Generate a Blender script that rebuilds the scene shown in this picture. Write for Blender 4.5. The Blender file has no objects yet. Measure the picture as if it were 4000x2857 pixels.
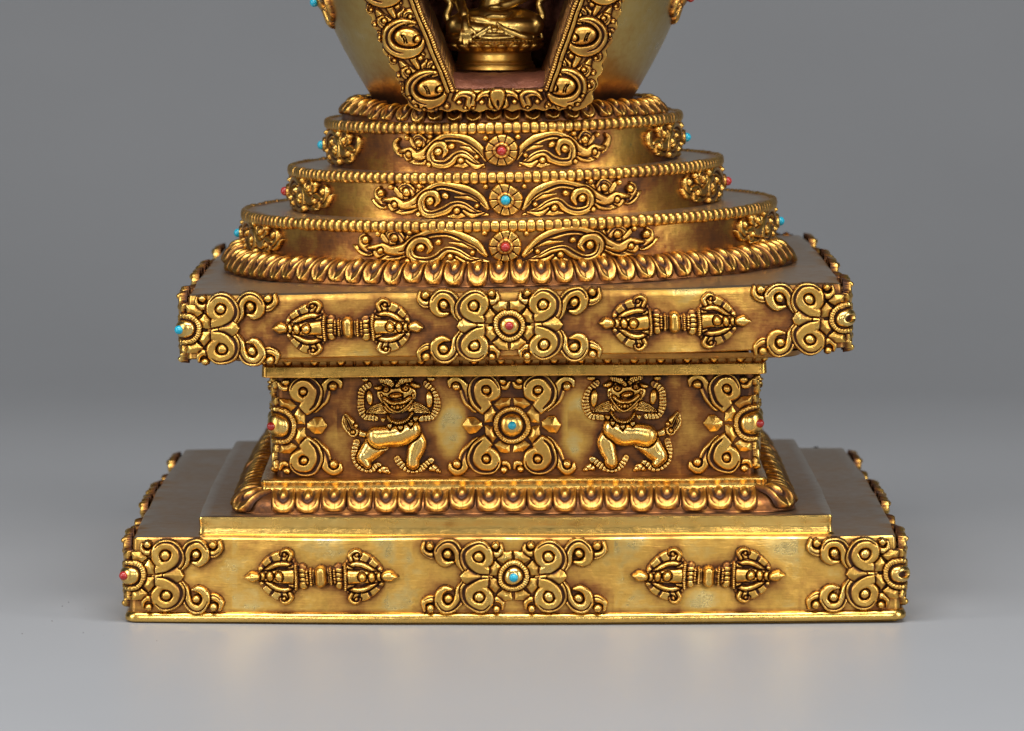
import bpy, bmesh, math, random
import numpy as np
from mathutils import Vector, Matrix
random.seed(4); RNG = np.random.default_rng(4)
S = 0.001                                    # everything below is written in millimetres
scene = bpy.context.scene
COL = scene.collection
PI = math.pi

# ------------------------------------------------------------------ materials
def new_mat(name):
    m = bpy.data.materials.new(name); m.use_nodes = True
    nt = m.node_tree
    b = [n for n in nt.nodes if n.type == 'BSDF_PRINCIPLED'][0]
    return m, nt, b
def N(nt, typ, **kw):
    n = nt.nodes.new(typ)
    for k, v in kw.items(): setattr(n, k, v)
    return n
def noise(nt, vec, scale, detail=4, rough=.55, vs=(1, 1, 1)):
    mp = N(nt, 'ShaderNodeMapping'); mp.inputs['Scale'].default_value = vs
    nt.links.new(vec, mp.inputs['Vector'])
    n = N(nt, 'ShaderNodeTexNoise'); n.inputs['Scale'].default_value = scale
    n.inputs['Detail'].default_value = detail; n.inputs['Roughness'].default_value = rough
    nt.links.new(mp.outputs[0], n.inputs['Vector']); return n.outputs['Fac']
def math_(nt, op, a, b=None, clamp=False):
    n = N(nt, 'ShaderNodeMath', operation=op); n.use_clamp = clamp
    for i, v in enumerate((a, b)):
        if v is None: continue
        if isinstance(v, (int, float)): n.inputs[i].default_value = v
        else: nt.links.new(v, n.inputs[i])
    return n.outputs[0]
def ramp(nt, fac, stops):
    r = N(nt, 'ShaderNodeValToRGB'); cr = r.color_ramp
    while len(cr.elements) < len(stops): cr.elements.new(.5)
    for e, (p, c) in zip(cr.elements, stops):
        e.position = p; e.color = (c[0], c[1], c[2], 1) if not isinstance(c, (int, float)) else (c, c, c, 1)
    nt.links.new(fac, r.inputs[0]); return r.outputs[0]
def gold(name, base=0.0, spread=.42, brush='h', rough=(.24, .5), bump=.25, use_attr=True, hammer=.5, tone=0, cloud=1.3):
    m, nt, b = new_mat(name)
    tc = N(nt, 'ShaderNodeTexCoord').outputs['Object']
    n1 = noise(nt, tc, 90, 5, .62)
    n2 = noise(nt, tc, 420, 4, .6)
    vs = {'h': (.2, .2, 2.4), 'v': (1.6, 1.6, .15), 'n': (1, 1, 1)}[brush]
    nb = noise(nt, tc, 1500, 3, .6, vs)
    p = math_(nt, 'ADD', math_(nt, 'MULTIPLY', math_(nt, 'SUBTRACT', n1, .5), spread * cloud),
              math_(nt, 'MULTIPLY', math_(nt, 'SUBTRACT', n2, .5), spread * .9))
    p = math_(nt, 'ADD', p, math_(nt, 'MULTIPLY', math_(nt, 'SUBTRACT', nb, .5), spread * .45))
    p = math_(nt, 'ADD', p, base)
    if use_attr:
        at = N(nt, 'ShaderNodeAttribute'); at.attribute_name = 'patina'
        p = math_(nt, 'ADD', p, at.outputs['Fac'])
    p = math_(nt, 'ADD', math_(nt, 'MULTIPLY', p, .82), .16, True)
    g0 = [(.80, .57, .20), (.84, .59, .19), (.78, .59, .23), (.56, .47, .36), (.66, .54, .29)][tone]
    g1 = (.70, .41, .09) if tone != 3 else (.46, .34, .23)
    if tone == 4: g1 = (.58, .40, .13)
    col = ramp(nt, p, [(0, g0), (.26, g1), (.46, (.47, .245, .06)),
                       (.68, (.23, .088, .026)), (.95, (.055, .022, .011))])
    nt.links.new(col, b.inputs['Base Color'])
    nt.links.new(ramp(nt, p, [(0, 1.0), (.55, 1.0), (1, .72)]), b.inputs['Metallic'])
    r = ramp(nt, p, [(0, rough[0]), (1, rough[1])])
    rr = math_(nt, 'ADD', r, math_(nt, 'MULTIPLY', math_(nt, 'SUBTRACT', n2, .5), .16))
    nt.links.new(rr, b.inputs['Roughness'])
    h = math_(nt, 'ADD', math_(nt, 'MULTIPLY', nb, .22), math_(nt, 'MULTIPLY', n2, .5))
    h = math_(nt, 'ADD', h, math_(nt, 'MULTIPLY', noise(nt, tc, 150, 2, .5), 1.6 * hammer))
    bp = N(nt, 'ShaderNodeBump'); bp.inputs['Strength'].default_value = bump
    bp.inputs['Distance'].default_value = .0006
    nt.links.new(h, bp.inputs['Height']); nt.links.new(bp.outputs[0], b.inputs['Normal'])
    return m
M_orn = gold('gold_ornament', .10, .7, 'n', (.24, .5), .3, hammer=.6)
M_face = gold('gold_brushed_face', 0.02, .62, 'h', (.27, .5), .2, hammer=.9, tone=2, cloud=2.2)
M_plain = gold('gold_polished_moulding', .06, .26, 'h', (.22, .42), .18, hammer=.9, tone=1)
M_top = gold('gold_dust_reflection_top', -.05, .3, 'n', (.3, .45), .14, hammer=.3, tone=3)  # top faces: dust film plus the grey backdrop's reflection put into the colour
M_drum = gold('gold_drum_wall', .2, .8, 'h', (.27, .48), .2, hammer=.7, tone=0, cloud=1.8)
M_dome = gold('gold_dome', .08, .34, 'v', (.27, .42), .18, hammer=.4, tone=4)
M_stat = gold('gold_statuette', -.05, .3, 'n', (.33, .45), .22, hammer=.5, tone=1)
def copper():
    m, nt, b = new_mat('bare_red_copper')
    tc = N(nt, 'ShaderNodeTexCoord').outputs['Object']
    n1 = noise(nt, tc, 160, 5, .65); n2 = noise(nt, tc, 600, 4, .6)
    nt.links.new(ramp(nt, n1, [(.3, (.10, .032, .017)), (.55, (.19, .062, .032)), (.75, (.30, .12, .065))]), b.inputs['Base Color'])
    b.inputs['Metallic'].default_value = .45; b.inputs['Roughness'].default_value = .5
    bp = N(nt, 'ShaderNodeBump'); bp.inputs['Strength'].default_value = .5; bp.inputs['Distance'].default_value = .0008
    nt.links.new(math_(nt, 'ADD', n1, n2), bp.inputs['Height']); nt.links.new(bp.outputs[0], b.inputs['Normal'])
    return m
M_cop = copper()
def stone(name, c1, c2):
    m, nt, b = new_mat(name)
    tc = N(nt, 'ShaderNodeTexCoord').outputs['Object']
    n1 = noise(nt, tc, 1400, 4, .7)
    nt.links.new(ramp(nt, n1, [(.35, c1), (.65, c2)]), b.inputs['Base Color'])
    b.inputs['Roughness'].default_value = .22
    b.inputs['Specular IOR Level'].default_value = .6
    return m
M_turq = stone('turquoise_stone', (.0, .27, .42), (.01, .40, .55))
M_coral = stone('coral_stone', (.27, .008, .010), (.45, .03, .022))
def grey_sheet(name, c, rough, spec):
    m, nt, b = new_mat(name)
    tc = N(nt, 'ShaderNodeTexCoord').outputs['Object']
    n1 = noise(nt, tc, 9, 3, .5); n2 = noise(nt, tc, 1900, 3, .7)
    nt.links.new(ramp(nt, n1, [(.3, tuple(x * .98 for x in c)), (.7, tuple(x * 1.02 for x in c))]), b.inputs['Base Color'])
    b.inputs['Specular IOR Level'].default_value = spec
    rr = math_(nt, 'ADD', math_(nt, 'MULTIPLY', math_(nt, 'SUBTRACT', n1, .5), .08), rough)
    nt.links.new(rr, b.inputs['Roughness'])
    bp = N(nt, 'ShaderNodeBump'); bp.inputs['Strength'].default_value = .05; bp.inputs['Distance'].default_value = .0002
    nt.links.new(n2, bp.inputs['Height']); nt.links.new(bp.outputs[0], b.inputs['Normal'])
    return m
M_floor = grey_sheet('grey_table_sheet', (.285, .294, .312), .42, .2)
M_speck = new_mat('dark_dust')[0]
M_speck.node_tree.nodes['Principled BSDF'].inputs['Base Color'].default_value = (.12, .11, .11, 1)

# ------------------------------------------------------------------ mesh helpers
def link(name, me, mat, parent=None, sharp=None):
    if mat is not None and not me.materials: me.materials.append(mat)
    for_s = np.ones(len(me.polygons), dtype=bool); me.polygons.foreach_set('use_smooth', for_s)
    if sharp: me.set_sharp_from_angle(angle=math.radians(sharp))
    o = bpy.data.objects.new(name, me); COL.objects.link(o)
    if parent is not None: o.parent = parent
    return o
def np_mesh(name, V, F, patina=None):
    """V (n,3) mm, F (m,4) or list of tuples"""
    me = bpy.data.meshes.new(name)
    V = np.asarray(V, dtype=np.float64) * S
    if isinstance(F, np.ndarray):
        me.vertices.add(len(V)); me.vertices.foreach_set('co', V.ravel().astype(np.float32))
        me.loops.add(F.size); me.loops.foreach_set('vertex_index', F.ravel().astype(np.int32))
        me.polygons.add(len(F)); k = F.shape[1]
        me.polygons.foreach_set('loop_start', np.arange(0, F.size, k, dtype=np.int32))
        me.update(calc_edges=True)
    else:
        me.from_pydata([tuple(v) for v in V], [], [tuple(int(i) for i in f) for f in F])
    if patina is not None:
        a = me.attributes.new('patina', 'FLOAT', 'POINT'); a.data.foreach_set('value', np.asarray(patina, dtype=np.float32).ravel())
    me.validate(); return me
def grid_faces(nr, nc, wrap=False, flip=False):
    r = np.arange(nr - 1)[:, None]; c = np.arange(nc if wrap else nc - 1)[None, :]
    c2 = (c + 1) % nc
    a = r * nc + c; b = r * nc + c2; d = (r + 1) * nc + c2; e = (r + 1) * nc + c
    f = np.stack([a, b, d, e], -1).reshape(-1, 4)
    return f[:, ::-1] if flip else f
def tag(o, label=None, cat=None, group=None, kind=None):
    if label: o['label'] = label
    if cat: o['category'] = cat
    if group: o['group'] = group
    if kind: o['kind'] = kind
    return o
def smooth_noise(S_, Z_, seed, fs, fz):
    r = np.random.default_rng(seed); out = 0
    for k in range(5):
        a, b, p = r.uniform(.5, 1.5) * fs, r.uniform(-1, 1) * fz, r.uniform(0, 6.28)
        out = out + np.sin(S_ * a + Z_ * b + p)
    return out / 5

# ------------------------------------------------------------------ plan outlines: s runs from the front middle towards +x
class Outline:
    def __init__(self, pts):
        pts = np.asarray(pts); P = np.vstack([pts, pts[:1]])
        seg = np.linalg.norm(np.diff(P, axis=0), axis=1)
        self.cum = np.concatenate([[0], np.cumsum(seg)]); self.L = self.cum[-1]
        n = 4096; s = np.linspace(0, self.L, n, endpoint=False)
        x = np.interp(s, self.cum, P[:, 0]); y = np.interp(s, self.cum, P[:, 1])
        tx = np.roll(x, -3) - np.roll(x, 3); ty = np.roll(y, -3) - np.roll(y, 3)
        l = np.hypot(tx, ty); self.n = n; self.x, self.y = x, y
        self.nx, self.ny = ty / l, -tx / l
    def at(self, s, off=0.0):
        f = (np.asarray(s, dtype=float) / self.L * self.n) % self.n
        i = np.floor(f).astype(int) % self.n; j = (i + 1) % self.n; t = f - np.floor(f)
        g = lambda a: a[i] * (1 - t) + a[j] * t
        nx, ny = g(self.nx), g(self.ny); l = np.hypot(nx, ny)
        nx, ny = nx / l, ny / l
        return g(self.x) + nx * off, g(self.y) + ny * off, nx, ny
    def corner(self, sx, sy):
        i = int(np.argmax(self.x * sx + self.y * sy)); s = i / self.n * self.L
        return s if s < self.L / 2 or sy > 0 else s - self.L
    def s_of_x(self, x):           # front face
        k = np.linspace(-self.L / 8, self.L / 8, 2000); xx = self.at(k)[0]
        return float(np.interp(x, xx, k))
def rect(hx, yf, yb, cx, bulge=2.0, rc=2.5):
    cy = (yf + yb) / 2; hy = (yb - yf) / 2
    pts = []
    def arc(ax, ay, a0):
        for k in range(17):
            a = a0 + PI / 2 * k / 16; pts.append((ax + rc * math.cos(a), ay + rc * math.sin(a)))
    X, Y = hx - rc, hy - rc
    for t in np.linspace(0, 1, 60, endpoint=False): pts.append((t * X, -hy - bulge * (1 - t * t)))
    arc(X, -Y, -PI / 2)
    for t in np.linspace(-1, 1, 121)[1:-1]: pts.append((hx + .3 * bulge * (1 - t * t), t * Y))
    arc(X, Y, 0)
    for t in np.linspace(1, -1, 121)[1:-1]: pts.append((t * X, hy + bulge * (1 - t * t)))
    arc(-X, Y, PI / 2)
    for t in np.linspace(1, -1, 121)[1:-1]: pts.append((-hx - .3 * bulge * (1 - t * t), t * Y))
    arc(-X, -Y, PI)
    for t in np.linspace(-1, 0, 61)[1:-1]: pts.append((t * X, -hy - bulge * (1 - t * t)))
    p = np.array(pts); p[:, 0] += cx; p[:, 1] += cy; return Outline(p)
def circle(R, cx, cy=0):
    a = -PI / 2 + np.linspace(0, 2 * PI, 720, endpoint=False)
    return Outline(np.stack([cx + R * np.cos(a), cy + R * np.sin(a)], 1))

def wall(name, out, prof, ns, mat, parent=None, disp=None, pat=None, cap=True, sharp=28, wob=.12, seed=1, capat=None, zw=0.0):
    """loft the outline through (offset, z) rows; closes top with a cap fan"""
    s = np.linspace(0, out.L, ns, endpoint=False)
    rows = []; prof = np.asarray(prof, dtype=float)
    SS, ZZ = np.meshgrid(s, prof[:, 1]); OO = np.repeat(prof[:, :1], ns, 1)
    per = 2 * PI / out.L
    w = wob * (np.sin(SS * per * 7 + seed) * .5 + np.sin(SS * per * 17 + seed * 2.3) * .3 + np.sin(SS * per * 31 + seed + ZZ * .3) * .2)
    if disp is not None: OO = OO + disp(SS, ZZ)
    x, y, nx, ny = out.at(SS, 0); x = x + nx * (OO + w); y = y + ny * (OO + w)
    zz = ZZ + zw * (np.sin(SS * per * 5 + seed) * .6 + np.sin(SS * per * 13 + seed * 3) * .4)
    V = np.stack([x, y, zz], -1).reshape(-1, 3)
    F = grid_faces(len(prof), ns, True)
    P = pat(SS, ZZ) if pat is not None else np.zeros_like(SS)
    P = P.ravel()
    if cap:
        cx, cy = x[-1].mean(), y[-1].mean(); base = (len(prof) - 1) * ns
        rings = [base + np.arange(ns)]; n0 = len(V); exV = []
        for k, t in enumerate((.97, .9, .75, .5, .2, .002)):
            exV.append(np.stack([cx + (x[-1] - cx) * t, cy + (y[-1] - cy) * t, np.full(ns, zz[-1].mean() * (1 - t) + 0) + zz[-1] * t], -1))
            rings.append(n0 + k * ns + np.arange(ns))
        V = np.vstack([V] + exV); P = np.concatenate([P, np.full(len(V) - n0, .1 if capat is None else capat)])
        for a, b in zip(rings[:-1], rings[1:]):
            F = np.vstack([F, np.stack([a, np.roll(a, -1), np.roll(b, -1), b], -1)])
    me = np_mesh(name, V, F, P)
    return link(name, me, mat, parent, sharp)
def refine(prof, step=1.0):
    out = [prof[0]]
    for a, b in zip(prof[:-1], prof[1:]):
        n = max(1, int(math.hypot(b[0] - a[0], b[1] - a[1]) / step))
        for k in range(1, n + 1): out.append((a[0] + (b[0] - a[0]) * k / n, a[1] + (b[1] - a[1]) * k / n))
    return out

# ------------------------------------------------------------------ carved relief: height fields
def spline(pts, n=10):
    p = np.asarray(pts, dtype=float)
    if len(p) < 3: 
        t = np.linspace(0, 1, n + 1)[:, None]; return p[0] * (1 - t) + p[1] * t
    P = np.vstack([2 * p[0] - p[1], p, 2 * p[-1] - p[-2]]); out = []
    for i in range(1, len(P) - 2):
        for t in np.linspace(0, 1, n, endpoint=False):
            a, b, c, d = P[i - 1], P[i], P[i + 1], P[i + 2]
            out.append(.5 * ((2 * b) + (c - a) * t + (2 * a - 5 * b + 4 * c - d) * t * t + (3 * b - a - 3 * c + d) * t ** 3))
    out.append(P[-2]); return np.array(out)
def blur(a, k):
    if k < 1: return a
    for ax in (0, 1):
        for _ in range(2):
            pad = [(0, 0), (0, 0)]; pad[ax] = (k, k)
            c = np.cumsum(np.pad(a, pad, mode='edge'), axis=ax)
            c = np.insert(c, 0, 0, axis=ax); n = a.shape[ax]
            hi = np.take(c, np.arange(2 * k + 1, 2 * k + 1 + n), axis=ax); lo = np.take(c, np.arange(0, n), axis=ax)
            a = (hi - lo) / (2 * k + 1)
    return a
class Relief:
    def __init__(self, x0, x1, y0, y1, res=.15, wk=1.0, hk=1.25, warp=.11):
        self.hk = hk
        self.x0, self.x1, self.y0, self.y1, self.res = x0, x1, y0, y1, res
        self.nx = int((x1 - x0) / res) + 1; self.ny = int((y1 - y0) / res) + 1
        self.X, self.Y = np.meshgrid(np.linspace(x0, x1, self.nx), np.linspace(y0, y1, self.ny))
        self.X0, self.Y0 = self.X, self.Y                       # hand-made: every casting is a little warped
        p = [random.uniform(0, 6.28) for _ in range(8)]; a = warp
        self.X = self.X0 + a * (np.sin(self.Y0 * .7 + p[0]) + .7 * np.sin(self.X0 * .45 + p[1]) + .4 * np.sin(self.X0 * 1.1 + self.Y0 * .9 + p[2]))
        self.Y = self.Y0 + a * (np.sin(self.X0 * .5 + p[3]) + .7 * np.sin(self.X0 * .9 + p[4]) + .4 * np.sin(self.Y0 * 1.2 - self.X0 * .6 + p[5]))
        self.wk = wk; self.h = np.zeros_like(self.X); self.sd = np.full_like(self.X, 9.0); self.dirt = np.zeros_like(self.X)
    def add(self, sd, h, moat=.22, floor=.1):
        """carve a moat round the new shape, then lay it on"""
        t = np.clip(sd / moat, 0, 1); t = t * t * (3 - 2 * t)
        self.h = np.where(sd < 0, h, np.minimum(self.h, self.h * t + floor * (1 - t)))
        self.sd = np.minimum(self.sd, sd)
    def seg(self, pts, rad):
        d = np.full_like(self.X, 99.0); cen = np.full_like(self.X, 99.0); along = np.zeros_like(self.X); side = np.zeros_like(self.X)
        L = 0.0
        for (a, b, ra, rb) in zip(pts[:-1], pts[1:], rad[:-1], rad[1:]):
            ab = b - a; l2 = ab @ ab + 1e-9; l = math.sqrt(l2)
            m = max(ra, rb) + 1.5
            ix0 = max(0, int((min(a[0], b[0]) - m - self.x0) / self.res)); ix1 = min(self.nx, int((max(a[0], b[0]) + m - self.x0) / self.res) + 2)
            iy0 = max(0, int((min(a[1], b[1]) - m - self.y0) / self.res)); iy1 = min(self.ny, int((max(a[1], b[1]) + m - self.y0) / self.res) + 2)
            if ix1 <= ix0 or iy1 <= iy0: L += l; continue
            sl = (slice(iy0, iy1), slice(ix0, ix1))
            X = self.X[sl] - a[0]; Y = self.Y[sl] - a[1]
            t = np.clip((X * ab[0] + Y * ab[1]) / l2, 0, 1)
            dd = np.hypot(X - ab[0] * t, Y - ab[1] * t); r = ra + (rb - ra) * t; v = dd - r
            k = v < d[sl]
            d[sl] = np.where(k, v, d[sl]); cen[sl] = np.where(k, dd / np.maximum(r, .05), cen[sl])
            along[sl] = np.where(k, L + t * l, along[sl])
            side[sl] = np.where(k, np.sign(ab[0] * Y - ab[1] * X) * dd / np.maximum(r, .05), side[sl]); L += l
        return d, cen, along, side
    def stroke(self, pts, w, H=1.0, bevel=.7, groove=0, gpos=0.0, stripes=0, rnd=0, moat=.28, n=8, sp=True):
        P = np.asarray(pts, dtype=float); w = np.atleast_1d(np.asarray(w, dtype=float)) * self.wk
        Q = spline(P, n) if sp else P
        rw = np.interp(np.linspace(0, 1, len(Q)), np.linspace(0, 1, len(w)), w)
        sd, cen, al, side = self.seg(Q, rw)
        if rnd: h = H * self.hk * (np.sqrt(np.clip(1 - np.minimum(cen, 1) ** 2, 0.0, 1)) * .72 + .28)
        else:
            t = np.clip(-sd / bevel, 0, 1); h = H * self.hk * (.3 + .7 * np.sqrt(1 - (1 - t) ** 2))
        if groove:
            fa = al / max(al.max(), .1); g = np.exp(-((side - gpos) / (.07 + .20 * np.clip(1 - np.abs(fa - .38) / .36, 0, 1))) ** 2) * (sd < -.2) * (np.abs(fa - .38) < .36); h = h - 3.2 * groove * g; self.dirt = np.where(sd < 0, .8 * g, self.dirt)
        if stripes: h = h * (1 - .38 * (np.abs(np.sin(al * PI / stripes)) < .42)); self.dirt = np.where((sd < 0) & (np.abs(np.sin(al * PI / stripes)) < .42), .4, self.dirt)
        self.add(sd, h, moat)
    def bead(self, x, y, r, H=1.5):
        d = np.hypot(self.X - x, self.Y - y); sd = d - r
        h = H * (.3 + .7 * np.sqrt(np.clip(1 - (d / r) ** 2, 0, 1))); self.add(sd, h, .25)
    def ell(self, x, y, rx, ry, H, ang=0, base=.3, moat=.28, groove=None):
        c, s = math.cos(ang), math.sin(ang)
        X = (self.X - x) * c + (self.Y - y) * s; Y = -(self.X - x) * s + (self.Y - y) * c
        q = np.hypot(X / rx, Y / ry); sd = (q - 1) * min(rx, ry)
        h = H * (base + (1 - base) * np.sqrt(np.clip(1 - q ** 2, 0, 1)))
        if groove: h = h - .22 * (np.abs(np.sin((X if groove > 0 else Y) * PI / abs(groove))) < .35)
        self.add(sd, h, moat)
    def poly(self, pts, H, bevel=.4, ridge=0):
        P = np.asarray(pts, dtype=float); d = np.full_like(self.X, -99.0); c = P.mean(0)
        for a, b in zip(P, np.roll(P, -1, 0)):      # convex only
            e = b - a; n = np.array([e[1], -e[0]]); n /= np.linalg.norm(n)
            if (c - a) @ n > 0: n = -n
            d = np.maximum(d, (self.X - a[0]) * n[0] + (self.Y - a[1]) * n[1])
        t = np.clip(-d / bevel, 0, 1)
        h = H * (.5 + .5 * t) if ridge else H * (.25 + .75 * np.sqrt(1 - (1 - t) ** 2))
        self.add(d, h)
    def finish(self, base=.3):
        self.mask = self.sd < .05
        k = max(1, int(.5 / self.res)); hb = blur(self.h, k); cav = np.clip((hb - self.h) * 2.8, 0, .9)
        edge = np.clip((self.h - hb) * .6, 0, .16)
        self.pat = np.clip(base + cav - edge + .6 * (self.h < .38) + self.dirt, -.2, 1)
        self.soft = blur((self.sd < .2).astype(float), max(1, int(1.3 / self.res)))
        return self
    def sample(self, u, v):
        i = np.clip(((u - self.x0) / self.res).astype(int), 0, self.nx - 1); j = np.clip(((v - self.y0) / self.res).astype(int), 0, self.ny - 1)
        inside = (u > self.x0 - 1) & (u < self.x1 + 1) & (v > self.y0 - 2) & (v < self.y1 + 2)
        return np.where(inside, self.soft[j, i], 0)
    def mesh(self, name, mapper, sink=-.7, step=1, mirror=False):
        h = self.h[::step, ::step]; X = self.X0[::step, ::step]; Y = self.Y0[::step, ::step]; mk = self.mask[::step, ::step]; pt = self.pat[::step, ::step]
        hh = np.where(mk, h, sink)
        cell = mk[:-1, :-1] | mk[1:, :-1] | mk[:-1, 1:] | mk[1:, 1:]
        nr, nc = h.shape
        F = grid_faces(nr, nc).reshape(nr - 1, nc - 1, 4)[cell]
        V = mapper((-X if mirror else X).ravel(), Y.ravel(), hh.ravel())
        used = np.zeros(nr * nc, bool); used[F.ravel()] = True
        idx = np.cumsum(used) - 1
        if mirror: F = F[:, ::-1]
        return np_mesh(name, V[used], idx[F], np.where(mk, pt, .8).ravel()[used])

def mirrored(defs, fn):
    for sx in (1, -1):
        for sy in (1, -1): fn(sx, sy)
def rosette(R, r1, r2, cup, pr0, pr1, H=1.0, empty=False):
    for k in range(8):                                     # faceted petals
        a = (k + .5) * PI / 4; wv = .36
        q = []
        for (rr, da) in ((pr0, -.8), (pr1 * .93, -1), (pr1, 0), (pr1 * .93, 1), (pr0, .8)):
            aa = a + da * wv; q.append((rr * math.cos(aa), rr * math.sin(aa)))
        R.poly(q, H * 1.15, 1.1, ridge=1)
    d = np.hypot(R.X, R.Y); ang = np.arctan2(R.Y, R.X)
    n = int(round(r1 * 2 * PI / .62))
    ring = H * 1.35 * (.55 + .45 * np.sqrt(np.clip(1 - ((d - (r1 + r2) / 2) / ((r1 - r2) / 2 + .12)) ** 2, 0, 1)))
    ring = ring * (1 - .26 * (np.abs(np.sin(ang * n / 2)) < .42) * (d < r1 - .12))
    R.add(d - r1, ring, .3)
    t = np.clip(1 - (d / cup) ** 2, 0, 1)
    R.h = np.where((d < r2) & (d >= cup), .45, R.h)
    cuph = H * (.9 + 1.25 * np.sqrt(t))
    if empty: cuph = np.where(d < cup * .36, H * 1.0, cuph - .3 * np.exp(-((d - cup * .36) / .2) ** 2))
    R.h = np.where(d < cup, cuph, R.h)
    R.dirt += .05 * ((d > pr0 * .98) & (d < pr1)) + .28 * ((d < r2) & (d > cup)) - .15 * (d < cup) + .15 * ((np.abs(np.sin(ang * n / 2)) < .42) & (d < r1 - .12) & (d > r2))

def flower_relief(res=.15, empty=False):
    R = Relief(-21.6, 21.6, -8.6, 8.6, res, wk=1.08)
    for sx in (1, -1):
        for sy in (1, -1):
            j = lambda pts: [(-x * sx + random.uniform(-.12, .12), y * sy + random.uniform(-.1, .1)) for x, y in pts]
            R.stroke(j([(-15.2, 7.2), (-16.6, 6.2), (-17.1, 5.1), (-18.6, 4.8), (-20.1, 5.9), (-20.0, 7.6)]), [.35, .6, .75, .8, .65, .4], 1.0, groove=.14, gpos=-.3 * sx * sy)
            R.stroke(j([(-6.4, 6.5), (-5.1, 5.6), (-3.6, 5.1), (-2.5, 5.9), (-2.6, 7.2)]), [.3, .55, .65, .55, .3], .95)
            R.stroke(j([(-7.0, .75), (-9.6, 1.2), (-11.6, 3.0), (-12.3, 5.4), (-13.5, 7.0), (-15.3, 7.3), (-16.7, 5.9), (-16.5, 3.9), (-15.2, 2.8), (-13.7, 3.0)]), [.6, 1.0, 1.2, 1.05, 1.05, 1.05, 1.0, .95, .75, .4], 1.05, groove=.2, gpos=.35 * sx * sy)
            R.stroke(j([(-5.6, .9), (-8.2, 1.5), (-10.2, 3.1), (-10.4, 5.1), (-9.1, 6.6), (-7.2, 6.9), (-5.7, 5.7), (-5.6, 4.0), (-6.7, 2.7), (-8.0, 2.8)]), [1.2, 1.85, 1.65, 1.25, 1.15, 1.15, 1.1, 1.0, .75, .4], 1.1, groove=.2, gpos=-.45 * sx * sy)
            for (x, y, r) in ((-7.8, 4.5, 1.15), (-14.6, 5.0, .98), (-18.6, 7.0, .95), (-3.9, 7.1, .85)):
                R.bead(-x * sx + random.uniform(-.1, .1), y * sy, r, 1.75)
        bx = lambda x: x * sx
        R.poly([(bx(7.3), .3), (bx(10.3), 1.75), (bx(11.3), 1.1), (bx(12.0), 0), (bx(11.3), -1.1), (bx(10.3), -1.75), (bx(7.3), -.3)], 1.9, 1.7, ridge=1)
    rosette(R, 3.45, 2.45, 2.0, 3.7, 5.9, 1.05, empty)
    return R.finish(.10)
def waist_flower_relief(res=.15):
    R = Relief(-15.4, 15.4, -11.7, 11.7, res, wk=1.12)
    for sx in (1, -1):
        for sy in (1, -1):
            j = lambda pts: [(-x * sx + random.uniform(-.12, .12), y * sy + random.uniform(-.1, .1)) for x, y in pts]
            R.stroke(j([(-3.8, 10.0), (-2.4, 8.9), (-1.1, 8.7), (-.5, 9.9)]), [.4, .6, .6, .35], .95)
            R.stroke(j([(-8.0, 4.3), (-9.7, 6.2), (-10.7, 8.2), (-11.4, 9.8), (-12.6, 10.6), (-13.9, 10.0), (-14.1, 8.8)]), [1.4, 1.5, 1.3, 1.1, .95, .75, .4], 1.1, groove=.15, gpos=-.4 * sx * sy)
            R.stroke(j([(-6.2, 4.0), (-7.6, 5.7), (-8.3, 8.0), (-7.2, 9.8), (-5.3, 10.1), (-3.9, 9.0), (-3.8, 7.2), (-5.0, 6.0), (-6.2, 6.4)]), [1.6, 1.9, 1.7, 1.45, 1.3, 1.2, 1.05, .8, .4], 1.2, groove=.22, gpos=-.5 * sx * sy)
            for (x, y, r) in ((-5.9, 7.9, .95), (-12.5, 8.9, 1.05), (-1.9, 10.2, .9)):
                R.bead(-x * sx, y * sy, r, 1.75)
        bx = lambda x: x * sx
        R.poly([(bx(6.7), .5), (bx(8.3), 1.9), (bx(9.9), 2.0), (bx(11.3), .1), (bx(9.9), -2.0), (bx(8.3), -1.9), (bx(6.7), -.5)], 2.1, 1.8, ridge=1)
    rosette(R, 4.2, 3.15, 2.65, 4.5, 6.8, 1.15)
    return R.finish(.13)
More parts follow.
